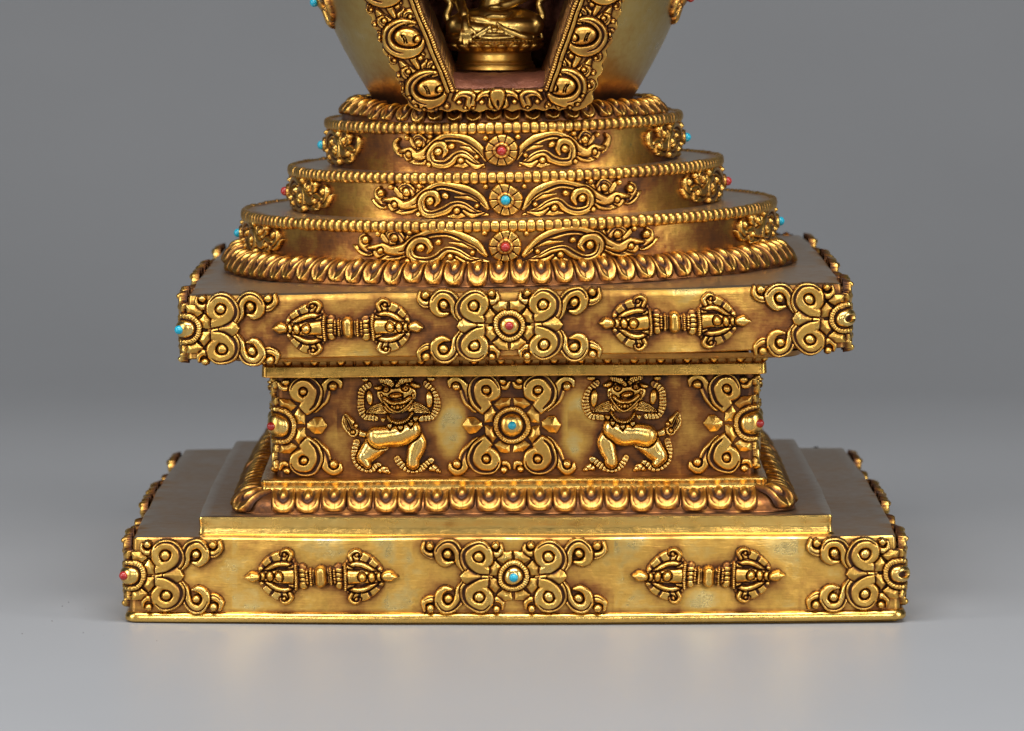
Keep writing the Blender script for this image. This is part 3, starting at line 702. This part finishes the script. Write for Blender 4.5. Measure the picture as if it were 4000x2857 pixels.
# --- dome with its niche opening
DCX = -2.0
zs = np.array([112.8, 113.4, 117, 121, 126.4, 132, 137, 145, 152, 159, 165, 170, 173])
rs = np.array([30.4, 30.9, 33.1, 35.4, 38.3, 40.9, 42.7, 44.8, 45.4, 43.5, 38, 27, 12])
zz = np.linspace(zs[0], zs[-1], 150); rr = np.interp(zz, zs, rs)
k = np.ones(9) / 9; rr = np.convolve(np.pad(rr, 4, mode='edge'), k, 'valid')
na = 480; aa = -PI / 2 + np.linspace(0, 2 * PI, na, endpoint=False)
A, Zg = np.meshgrid(aa, zz); Rg = np.repeat(rr[:, None], na, 1) + .12 * smooth_noise(A * 20, Zg, 12, .5, .2)
X = DCX + Rg * np.cos(A); Y = Rg * np.sin(A)
V = np.stack([X, Y, Zg], -1).reshape(-1, 3); F = grid_faces(len(zz), na, True)
c = V[F].mean(1); hw = 12.0 + np.clip(c[:, 2] - 117.5, 0, 40) * .36
keep = ~((np.abs(c[:, 0] + 2.9) < hw) & (c[:, 1] < 0) & (c[:, 2] > 117.0) & (c[:, 2] < 152)); F = F[keep]
V = np.vstack([V, [[DCX, 0, 173.4]]]); top = (len(zz) - 1) * na + np.arange(na)
dome_mesh = None
F = np.vstack([F, np.stack([top, np.roll(top, -1), np.full(na, len(V) - 1), np.full(na, len(V) - 1)], -1)])
Fl = [tuple(dict.fromkeys(f)) for f in F.tolist()]
pt = .0 + .55 * np.clip((118.5 - Zg) / 5, 0, 1) + .45 * np.exp(-((np.abs(X - DCX + 1.0) - 27) / 5.5) ** 2) * (Y < 0) * np.clip((128 - Zg) / 12, .25, 1)
dome = link('dome', np_mesh('dome', V, Fl, np.append(pt.ravel(), 0)), M_dome, stupa)
tilt(dome, .7, -2, 113)
def dome_r(z): return np.interp(z, zs, rs)
def leaf_relief():
    R = Relief(-9, 9, -7, 9, .16)
    for sx in (1, -1):
        q = lambda L: [(x * sx, y) for x, y in L]
        R.stroke(q([(1, 0), (4, 1.5), (7, .2), (7.6, -2.6), (5.6, -4), (4.4, -2.4)]), [.9, 1.2, 1.0, .8, .6, .3], 1.0, groove=.2)
        R.stroke(q([(.5, 2), (2, 5), (5, 7.4)]), [1, 1, .2], 1.0, groove=.2); R.stroke(q([(.8, -1.5), (2.4, -4.2), (1.4, -6.2)]), [.9, .9, .1], 1.0)
        R.bead(5.6 * sx, -1.6, .8)
    R.bead(0, 0, 2.2, 1.9); return R.finish(.3)
LEAF = leaf_relief()
for ang, g in ((PI + .12, M_turq), (-.12, M_coral)):
    def mp(u, v, h, ang=ang):
        z = 137.2 + v; r = dome_r(z) + h; a = ang + u / 42
        return np.stack([DCX + r * np.cos(a), r * np.sin(a), z], -1)
    link('leaf_ornament', LEAF.mesh('leaf_ornament', mp), M_orn, dome)
    bm = bmesh.new(); bmesh.ops.create_uvsphere(bm, u_segments=20, v_segments=14, radius=1.05 * S)
    me = bpy.data.meshes.new('b'); bm.to_mesh(me); bm.free(); n_ = 'turquoise_bead' if g is M_turq else 'coral_bead'; me.name = n_
    o = link(n_, me, g, dome); p = mp(np.array([0.]), np.array([0.]), np.array([2.3]))[0]; o.location = tuple(p * S)

# --- niche frame: a carved board leaning with the dome
TAU = math.radians(16); FO = np.array([-2.9, -43.2, 117.9])
def fmap(u, v, h):
    n = np.array([0, -math.cos(TAU), -math.sin(TAU)]); w = np.array([0, -math.sin(TAU), math.cos(TAU)])
    return FO + np.outer(u, [1, 0, 0]) + np.outer(v, w) + np.outer(h, n)
def frame_relief():
    R = Relief(-35, 35, -6.6, 36, .15, wk=1.12, warp=.06)
    X, Y = R.X, R.Y
    vo = np.array([-6.2, -5.4, -4, -2.9, 2.3, 7.7, 14.3, 20, 36]); L = np.array([-16, -18.6, -20.6, -21.4, -23.3, -25.6, -28.3, -30.2, -34.5]); Rt = np.array([16, 19.6, 20.8, 21.4, 23.0, 24.7, 27.0, 28.6, 33.0])
    lx = np.interp(Y, vo, L) + .35 * np.sin(Y * 1.9) ; rx = np.interp(Y, vo, Rt) + .35 * np.sin(Y * 1.8 + 1)
    sd = np.maximum(np.maximum(lx - X, X - rx), -5.3 - Y + .0 + .25 * np.sin(X * 1.7))
    ol = -9.8 - np.clip(Y, 0, 40) * .375; orr_ = 10.0 + np.clip(Y, 0, 40) * .335
    op_ = np.maximum(np.maximum(ol - X, X - orr_), np.maximum(-Y, Y - 30)); sdf = np.maximum(sd, -op_)
    R.h = np.where(sdf < 0, .5, 0) ; R.sd = sdf.copy()
    plate = sdf < 0
    def curl(cx, cy, r, a0, sweep, w, H=1.1, beadr=None):
        n = 9; P = []
        for k in range(n):
            t = k / (n - 1); a = a0 + sweep * t; q = r * (1 - .45 * t); P.append((cx + q * math.cos(a), cy + q * math.sin(a)))
        R.stroke(P, [w * .5, w, w, w * .8, w * .45], H, .35, groove=.14, moat=.3)
        R.bead(cx, cy, beadr or r * .42, 1.9)
    for m in (-1, 1):
        k = 1.0 if m < 0 else .93
        fx = lambda u: (u * k if m < 0 else -u * k)           # u given for the left leg (negative)
        A = lambda a: a if m < 0 else PI - a; sw = lambda s: s if m < 0 else -s
        q = lambda L_: [(fx(x), y) for x, y in L_]
        for dy, dx in ((0, 0), (12.3, -5.1), (24.6, -9.7)):
            c = (-15.8 + dx, .4 + dy)
            T = lambda L_: q([(x + dx, y + dy) for x, y in L_])
            # leaves below/above the boss
            R.stroke(T([(-12.6, 4.4), (-15, 4.0), (-18, 3.4), (-21.0, 4.6), (-22.6, 7.0)]), [.3, .9, 1.2, 1.1, .4], 1.2, groove=.2)
            R.stroke(T([(-16.2, 3.9), (-17.2, 5.6), (-16.6, 7.2)]), [.6, .9, .2], 1.1, groove=.15)
            R.stroke(T([(-20.2, -2.0), (-21.6, -.2), (-22.4, 1.6)]), [.3, .8, .3], 1.1)
            R.stroke(T([(-18.6, 5.6), (-19.6, 7.6), (-18.6, 9.2), (-17.2, 8.6)]), [.5, .8, .7, .3], 1.2)
            curl(fx(-20.9 + dx), 4.6 + dy, 1.5, A(-.6), sw(-3.9), .62, 1.2, .68)
            curl(fx(-15.0 + dx), 5.6 + dy, 1.3, A(3.6), sw(-3.8), .55, 1.2, .6)
            curl(fx(-22.2 + dx), .6 + dy, 1.15, A(2.0), sw(3.6), .5, 1.1, .62)
            curl(fx(-23.9 + dx), 7.4 + dy, 1.1, A(1.4), sw(3.6), .5, 1.1, .55)
            R.bead(fx(-23.2 + dx), 3.6 + dy, .55, 1.5); R.bead(fx(-19.5 + dx), -3.2 + dy, .6, 1.7); R.bead(fx(-18.0 + dx), 8.0 + dy, .72, 1.9)
            # big spiral round the boss
            P = []
            for i in range(15):
                t = i / 14; a = 1.15 + t * 4.75; rx_ = 4.9 - 1.6 * t ** 3; ry_ = 4.1 - 1.6 * t ** 3
                P.append((fx(c[0] + rx_ * math.cos(a)), c[1] + ry_ * math.sin(a)))
            R.stroke(P, [.25, .75, 1.0, 1.05, 1.2, 1.35, 1.2, .9], 1.7, .6, groove=.18, moat=.35)
            R.ell(fx(c[0]), c[1] + .2, 3.1, 2.3, 2.7, ang=-.15 * (-m), base=.35, moat=.4)
            for g in (-.9, -.4): 
                R.stroke([(fx(c[0] + g - .6), c[1] + 1.0), (fx(c[0] + g), c[1] + .1), (fx(c[0] + g + .2), c[1] - .9)], [.07], 2.1, moat=.12)
            R.bead(fx(c[0] + 2.2), c[1] - .1, .95, 2.5)
        for x, y, r in ((-19.3, -3.6, .65), (-17.4, -4.4, .6), (-12.2, -4.0, .75), (-20.6, -1.6, .6), (-14.6, -4.6, .5)): R.bead(fx(x), y, r, 1.7)
        # beaded strip and flat strip along the opening
        e = [(-10.6, -.4), (-10.6 - 13.5, 36)] if m < 0 else [(10.8, -.4), (10.8 + 12.1, 36)]
        R.stroke(e, [.5], 1.3, .3, stripes=.62, rnd=1, sp=False)
        e2 = [(a + (-1.15 if m < 0 else 1.15), b) for a, b in e]; R.stroke(e2, [.42], 1.1, .25, sp=False)
    # acanthus row on the sill
    R.stroke([(-9.6, -.35), (0, -.45), (9.8, -.35)], [.38], 1.2, .3)
    for cx, m in ((-9.4, 1), (-4.2, 1), (3.6, -1), (8.8, -1)):
        R.stroke([(cx + 2.6 * m, -3.6), (cx + 3.0 * m, -1.6), (cx + 1.6 * m, -.9), (cx, -1.2), (cx - .9 * m, -2.4)], [1.1, 1.1, .8, .6, .4], 1.4, groove=.15); R.bead(cx + .1 * m, -2.9, .68, 1.9)
    R.stroke([(-.3, -4.6), (-.3, -3.0), (-.3, -1.3)], [.5, 1.3, 1.7], 1.7, groove=.2)
    for cx, r in ((-6.2, .5), (6.4, .5), (-7.9, .45), (10.9, .55)): R.bead(cx, -4.4, r, 1.4)
    out = ~plate; R.h = np.where(out, 0, R.h); R.sd = sdf
    R.finish(.24); return R
FR = frame_relief()
frame = link('niche_frame', FR.mesh('niche_frame', fmap, sink=-14.0), M_orn, dome)
# lining of bare copper: floor, walls, back, roof
def lining():
    fl = [(-9.6, .15), (9.8, .15)]; V = []; F = []
    nd = 14; prof = []
    for k in range(nd):
        t = k / (nd - 1); y = t * 34; lift = 3.6 * (1 - math.exp(-y / 3.2)) if y > .5 else .0
        prof.append((y, lift))
    loopn = 0
    for (dep, lift) in prof:
        ring = []
        sh = .2 + dep * .05
        L = []
        for i in range(13):
            u = -9.9 + 19.9 * i / 12; b = 0
            if i in (0, 12): b = .25
            L.append((u, -.1 + lift + .16 * math.sin(u * 1.3 + dep) + b))
        for v in np.linspace(1.0 + lift, 29.9, 12): L.append((10.05 + v * .335 , v))
        for u in np.linspace(19.0, -20, 9): L.append((u, 29.95))
        for v in np.linspace(29.9, 1.0 + lift, 12): L.append((-9.85 - v * .375, v))
        for (u, v) in L:
            p = fmap(np.array([u]), np.array([v]), np.array([.15]))[0]; p = p + np.array([0, dep, 0]); ring.append(p)
        V += ring; loopn = len(ring)
    for r in range(nd - 1):
        for c in range(loopn):
            a = r * loopn + c; b = r * loopn + (c + 1) % loopn; F.append((a, b, b + loopn, a + loopn))
    F.append(tuple(range((nd - 1) * loopn, nd * loopn)))
    return np_mesh('niche_lining', np.array(V), F)
link('niche_lining', lining(), M_cop, dome, 50)

# ------------------------------------------------------------------ statuette seated in the niche
ST = Vector((-4.1, -23.5, 121.4))
stat = bpy.data.objects.new('seated_statuette', None); COL.objects.link(stat); stat.location = ST * S
tag(stat, 'small gilded figure seated cross-legged on a round lotus pedestal inside the niche', 'statuette')
def revolve(prof, n=96, mod=None):
    P = np.asarray(prof, float); a = np.linspace(0, 2 * PI, n, endpoint=False) - PI / 2
    A, I = np.meshgrid(a, np.arange(len(P))); R_ = P[I, 0]; Z = P[I, 1]
    if mod: R_ = R_ + mod(A, Z)
    V = np.stack([R_ * np.cos(A), R_ * np.sin(A), Z], -1).reshape(-1, 3); return V, grid_faces(len(P), n, True), Z.ravel()
def pmod(A, Z): return .0
V, F, Z = revolve(refine([(0.01, 0), (9.3, 0), (9.6, .25), (9.5, 1.1), (9.1, 1.5), (9.15, 1.9), (8.75, 2.2), (8.6, 4.0), (8.9, 4.4)], .4))
pedestal = link('pedestal', np_mesh('pedestal', V, F, .15 + .3 * np.exp(-((Z - 1.4) / .2) ** 2)), M_stat, stat, 50)
def lm(A, Z):
    t = (Z - 4.3) / 2.2; ph = (A * 20 / (2 * PI)) % 1 - .5
    return np.where((t > 0) & (t < 1), 1.25 * np.sqrt(np.clip(1 - (ph / .44) ** 2 - ((t - .5) / .5) ** 2, 0, 1)), 0)
V, F, Z = revolve(refine([(8.6, 4.2), (9.3, 4.6), (10.6, 5.8), (11.0, 6.5), (11.1, 6.8), (10.6, 7.0), (9, 7.2), (.01, 7.4)], .18), 400, lm)
link('lotus_seat', np_mesh('lotus_seat', V, F, .22 + .25 * np.exp(-((Z - 6.55) / .25) ** 2)), M_stat, pedestal)
V, F, Z = revolve([(10.9 + .45 * math.cos(b), 6.95 + .5 * math.sin(b)) for b in np.linspace(0, 2 * PI, 9)], 520, lambda A, Z: -.25 * (np.abs(np.sin(A * 33)) < .4))
link('beaded_rim', np_mesh('beaded_rim', V, F, .1 + 0 * Z), M_stat, pedestal)
def blob(parts, name, vox, parent, mat, sm=4, z0=7.2):
    """tapered limbs and ellipsoids merged into one continuous skin"""
    bm = bmesh.new()
    for p in parts:
        if p[0] == 'e':
            _, c, r, rot = p if len(p) == 4 else (*p, (0, 0, 0))
            M = Matrix.Translation(Vector(c)) @ (Matrix.Rotation(rot[2], 4, 'Z') @ Matrix.Rotation(rot[1], 4, 'Y') @ Matrix.Rotation(rot[0], 4, 'X')) @ Matrix.Diagonal((*r, 1))
            bmesh.ops.create_icosphere(bm, subdivisions=3, radius=1, matrix=M)
        else:
            _, pts, rad = p; Q = spline(pts, 8); rw = np.interp(np.linspace(0, 1, len(Q)), np.linspace(0, 1, len(rad)), rad)
            for c, r in zip(Q, rw): bmesh.ops.create_icosphere(bm, subdivisions=2, radius=float(r), matrix=Matrix.Translation(Vector(c)))
    for v in bm.verts: v.co *= S
    me = bpy.data.meshes.new(name); bm.to_mesh(me); bm.free()
    o = bpy.data.objects.new(name, me); COL.objects.link(o)
    r = o.modifiers.new('r', 'REMESH'); r.mode = 'VOXEL'; r.voxel_size = vox * S
    s = o.modifiers.new('s', 'SMOOTH'); s.factor = .5; s.iterations = sm
    bpy.context.view_layer.update(); dg = bpy.context.evaluated_depsgraph_get()
    nm = bpy.data.meshes.new_from_object(o.evaluated_get(dg)); nm.name = name
    bpy.data.objects.remove(o); nm.materials.clear()
    a = nm.attributes.new('patina', 'FLOAT', 'POINT')
    n = len(nm.vertices); co = np.empty(n * 3, np.float32); nm.vertices.foreach_get('co', co); co = co.reshape(-1, 3)
    a.data.foreach_set('value', np.full(n, .0, np.float32))
    o2 = link(name, nm, mat, parent); o2.location = (0, 0, z0 * S); o2.scale = (1.13, 1.04, 1.28); return o2
fig = blob([
    ('e', (0, 1.0, 3.2), (5.4, 4.6, 3.4)),
    ('c', [(-2.5, 1, 3.0), (-5.6, -2, 3.0), (-8.3, -4.2, 2.5)], [2.7, 2.5, 1.9]),
    ('c', [(2.5, 1, 3.0), (5.6, -1.8, 3.1), (8.2, -3.9, 2.6)], [2.8, 2.7, 2.2]),
    ('c', [(-8.3, -4.2, 2.2), (-4.2, -6.4, 1.8), (1.8, -7.0, 1.3)], [1.8, 1.5, 1.1]),
    ('c', [(8.2, -3.9, 2.3), (4.2, -6.0, 2.4), (-1.6, -5.8, 3.0)], [2.0, 1.7, 1.15]),
    ('c', [(-1.2, -6.0, 3.2), (-3.2, -6.2, 3.7), (-4.6, -6.0, 3.9)], [1.0, .9, .6]),
    ('c', [(1.5, -7.1, 1.3), (3.6, -7.3, 1.2), (5.0, -7.0, 1.2)], [1.0, .85, .55]),
    ('c', [(0, 1.2, 3), (0, 1.6, 7.5), (0, 1.3, 12), (0, 1.3, 14.6)], [4.0, 3.2, 3.9, 3.2]),
    ('c', [(-4.9, 1.3, 14.3), (0, 1.3, 15), (4.9, 1.3, 14.3)], [1.5, 2.2, 1.5]),
    ('c', [(0, 1.2, 15), (0, .9, 18)], [1.5, 1.3]),
    ('e', (0, .7, 20.4), (2.4, 2.6, 3.0)), ('e', (0, -1.9, 20.2), (.4, .5, .6)), ('e', (-2.4, .9, 20.2), (.35, .6, 1.2)), ('e', (2.4, .9, 20.2), (.35, .6, 1.2)),
    ('c', [(-5.3, 1.2, 14), (-7.4, .3, 10.5), (-7.4, -1.6, 8)], [1.5, 1.25, 1.15]),
    ('c', [(-7.4, -1.6, 8), (-6.7, -4.8, 5.8), (-6.0, -7.4, 4.0)], [1.15, 1.0, .72]),
    ('c', [(-6.0, -7.5, 3.9), (-6.0, -8.7, 2.9), (-5.9, -9.2, 1.9)], [.75, .9, .9]),
    ('e', (-5.9, -9.2, 1.7), (1.25, .6, 1.1)),
    ('c', [(-6.9, -9.3, 1.2), (-7.05, -9.7, .3), (-7.0, -9.9, -.3)], [.34, .31, .24]),
    ('c', [(-6.25, -9.5, 1.0), (-6.3, -10.0, .0), (-6.25, -10.2, -.75)], [.36, .33, .25]),
    ('c', [(-5.55, -9.5, 1.0), (-5.55, -10.0, .0), (-5.5, -10.2, -.7)], [.36, .33, .25]),
    ('c', [(-4.9, -9.3, 1.2), (-4.8, -9.75, .3), (-4.75, -9.9, -.3)], [.32, .3, .22]),
    ('c', [(-5.0, -9.0, 2.2), (-4.2, -9.2, 1.6), (-3.9, -9.4, 1.0)], [.42, .36, .26]),
    ('c', [(5.3, 1.2, 14), (7.6, .3, 10.5), (6.6, -1.6, 8.0)], [1.5, 1.25, 1.15]),
    ('c', [(6.6, -1.6, 8.0), (3.6, -3.6, 6.6), (1.0, -4.8, 6.0)], [1.15, .95, .8]),
    ('e', (.2, -5.0, 5.9), (1.6, 1.1, .6)),
], 'figure', .2, stat, M_stat, 3)
hem = [('c', [(-4.6, -7.6, .9), (-1.8, -8.6, .35), (1.4, -8.8, .35), (4.6, -8.0, .6)], [.35, .55, .55, .35]),
       ('c', [(-2.6, -8.2, 1.1), (0, -8.6, .9), (2.6, -8.3, 1.1)], [.3, .5, .3]),
       ('c', [(-.9, -7.8, 2.4), (-2.4, -8.2, 1.5), (-4.4, -8.6, .5)], [.45, .55, .35]),
       ('c', [(.9, -7.6, 2.6), (3.0, -8.2, 1.6), (6.4, -7.8, .5), (8.6, -5.6, .3)], [.45, .6, .6, .4]),
       ('c', [(.6, -7.6, 3.0), (4.0, -7.9, 1.0), (8.0, -6.8, .5)], [.35, .5, .4]),
       ('c', [(-1.4, -6.9, 4.1), (0, -7.2, 4.3), (2.0, -7.0, 4.2), (3.6, -6.0, 4.9)], [.5, .55, .5, .35]),
       ('e', (0, -8.3, 1.9), (.8, .5, .5)), ('c', [(-9.6, -2.6, .6), (-8.4, -6.0, .3), (-6.6, -7.6, .4)], [.6, .6, .4])]
blob(hem, 'robe', .15, stat, M_stat, 2)
blob([('c', [(-7.4, -1.2, 8.9), (-7.6, -1.8, 7.6)], [1.4, 1.4]), ('c', [(-6.35, -6.3, 5.0), (-6.2, -6.9, 4.5)], [1.1, 1.0])], 'bracelet', .15, stat, M_stat, 2)
for sx in (-1, 1):
    pr = []
    for k, (x, y, z) in enumerate([(7.0, 1.5, 14), (9.6, .6, 11), (10.6, -.4, 8.5), (9.2, -.6, 6.5), (9.9, -1.2, 4.2), (9.2, -1.8, 2.2), (9.8, -2.2, .4)]): pr.append((x * sx, y, z))
    o = blob([('c', pr, [.7, .9, 1.1, .7, .9, .7, .5]), ('c', [(10.4 * sx, 0, 8.6), (8.6 * sx, -.6, 9.4), (7.6 * sx, -1, 10.6)], [1.0, .8, .4])], 'scarf', .18, stat, M_stat, 2)

# ------------------------------------------------------------------ table sheet and backdrop: one seamless sweep
def sheet(name, rows, mat, label=None):
    nx = 60; xs_ = np.linspace(-2600, 2600, nx); V = []
    for (y, z) in rows:
        for x in xs_: V.append((x, y, z))
    o = link(name, np_mesh(name, np.array(V), grid_faces(len(rows), nx)), mat); return o
rows = [(y, 0) for y in np.linspace(-620, 420, 50)]
R0 = 620
rows2 = [(420 + R0 * math.sin(a), R0 * (1 - math.cos(a))) for a in np.linspace(0, PI / 2 * .97, 40)]
last = rows2[-1]; rows2 += [(last[0] + 10, last[1] + d) for d in (300, 700, 1200)]
fl = sheet('table_surface', rows, M_floor); fl['kind'] = 'structure'
bd = sheet('backdrop', rows2, M_floor); bd['kind'] = 'structure'

bm = bmesh.new()
for k in range(18):
    x, y = (random.gauss(-95, 9), random.gauss(-70, 25)) if k % 2 else (random.uniform(-150, 150), random.uniform(-230, 40))
    if abs(x) < 92 and y > -92: continue
    r = random.uniform(.06, .17)
    bmesh.ops.create_icosphere(bm, subdivisions=1, radius=r * S, matrix=Matrix.Translation((x * S, y * S, r * .4 * S)) @ Matrix.Rotation(random.uniform(0, 3), 4, 'Z') @ Matrix.Diagonal((random.uniform(.8, 2.2), 1, .6, 1)))
me = bpy.data.meshes.new('dust'); bm.to_mesh(me); bm.free()
tag(link('dust', me, M_speck), 'scattered dark specks of dust lying on the grey table sheet', 'dust', kind='stuff')

# ------------------------------------------------------------------ lamps
def area(name, loc, target, sx, sy, power, col=(1, 1, 1)):
    d = bpy.data.lights.new(name, 'AREA'); d.shape = 'RECTANGLE'; d.size = sx; d.size_y = sy; d.energy = power; d.color = col
    o = bpy.data.objects.new(name, d); COL.objects.link(o); o.location = loc
    o.rotation_euler = (Vector(target) - Vector(loc)).to_track_quat('-Z', 'Y').to_euler(); return o
area('softbox_overhead', (0, -.42, .80), (0, -.22, .0), 1.0, .36, 10.6, (1, .99, .97))
area('softbox_side', (-1.0, -.55, .38), (0, 0, .07), .3, .6, 5.6, (1, .985, .96))
area('softbox_side', (1.0, -.6, .38), (0, 0, .07), .3, .6, 5.2, (1, .985, .96))
area('softbox_front', (-.42, -1.5, .50), (0, 0, .12), .3, .3, 4.4, (1, .97, .93))
area('softbox_front', (.42, -1.5, .50), (0, 0, .12), .3, .3, 4.4, (1, .97, .93))
w = bpy.data.worlds.new('World'); scene.world = w; w.use_nodes = True
w.node_tree.nodes['Background'].inputs[0].default_value = (.5, .52, .55, 1); w.node_tree.nodes['Background'].inputs[1].default_value = .05

# ------------------------------------------------------------------ camera
cam = bpy.data.cameras.new('camera'); co = bpy.data.objects.new('camera', cam); COL.objects.link(co)
cam.sensor_width = 36; cam.lens = 36 * 10880 / 2274
co.location = (0, -1.173, .16455); co.rotation_euler = (math.radians(90 - 5.6063), 0, 0)
cam.clip_start = .05; cam.clip_end = 50
cam.dof.use_dof = True; cam.dof.focus_distance = 1.112; cam.dof.aperture_fstop = 30
scene.camera = co
scene.render.resolution_x = 1024; scene.render.resolution_y = 731
scene.view_settings.view_transform = 'Standard'; scene.view_settings.look = 'None'
scene.view_settings.exposure = 0; scene.view_settings.gamma = 1
print('polys', sum(len(o.data.polygons) for o in scene.objects if o.type == 'MESH'))
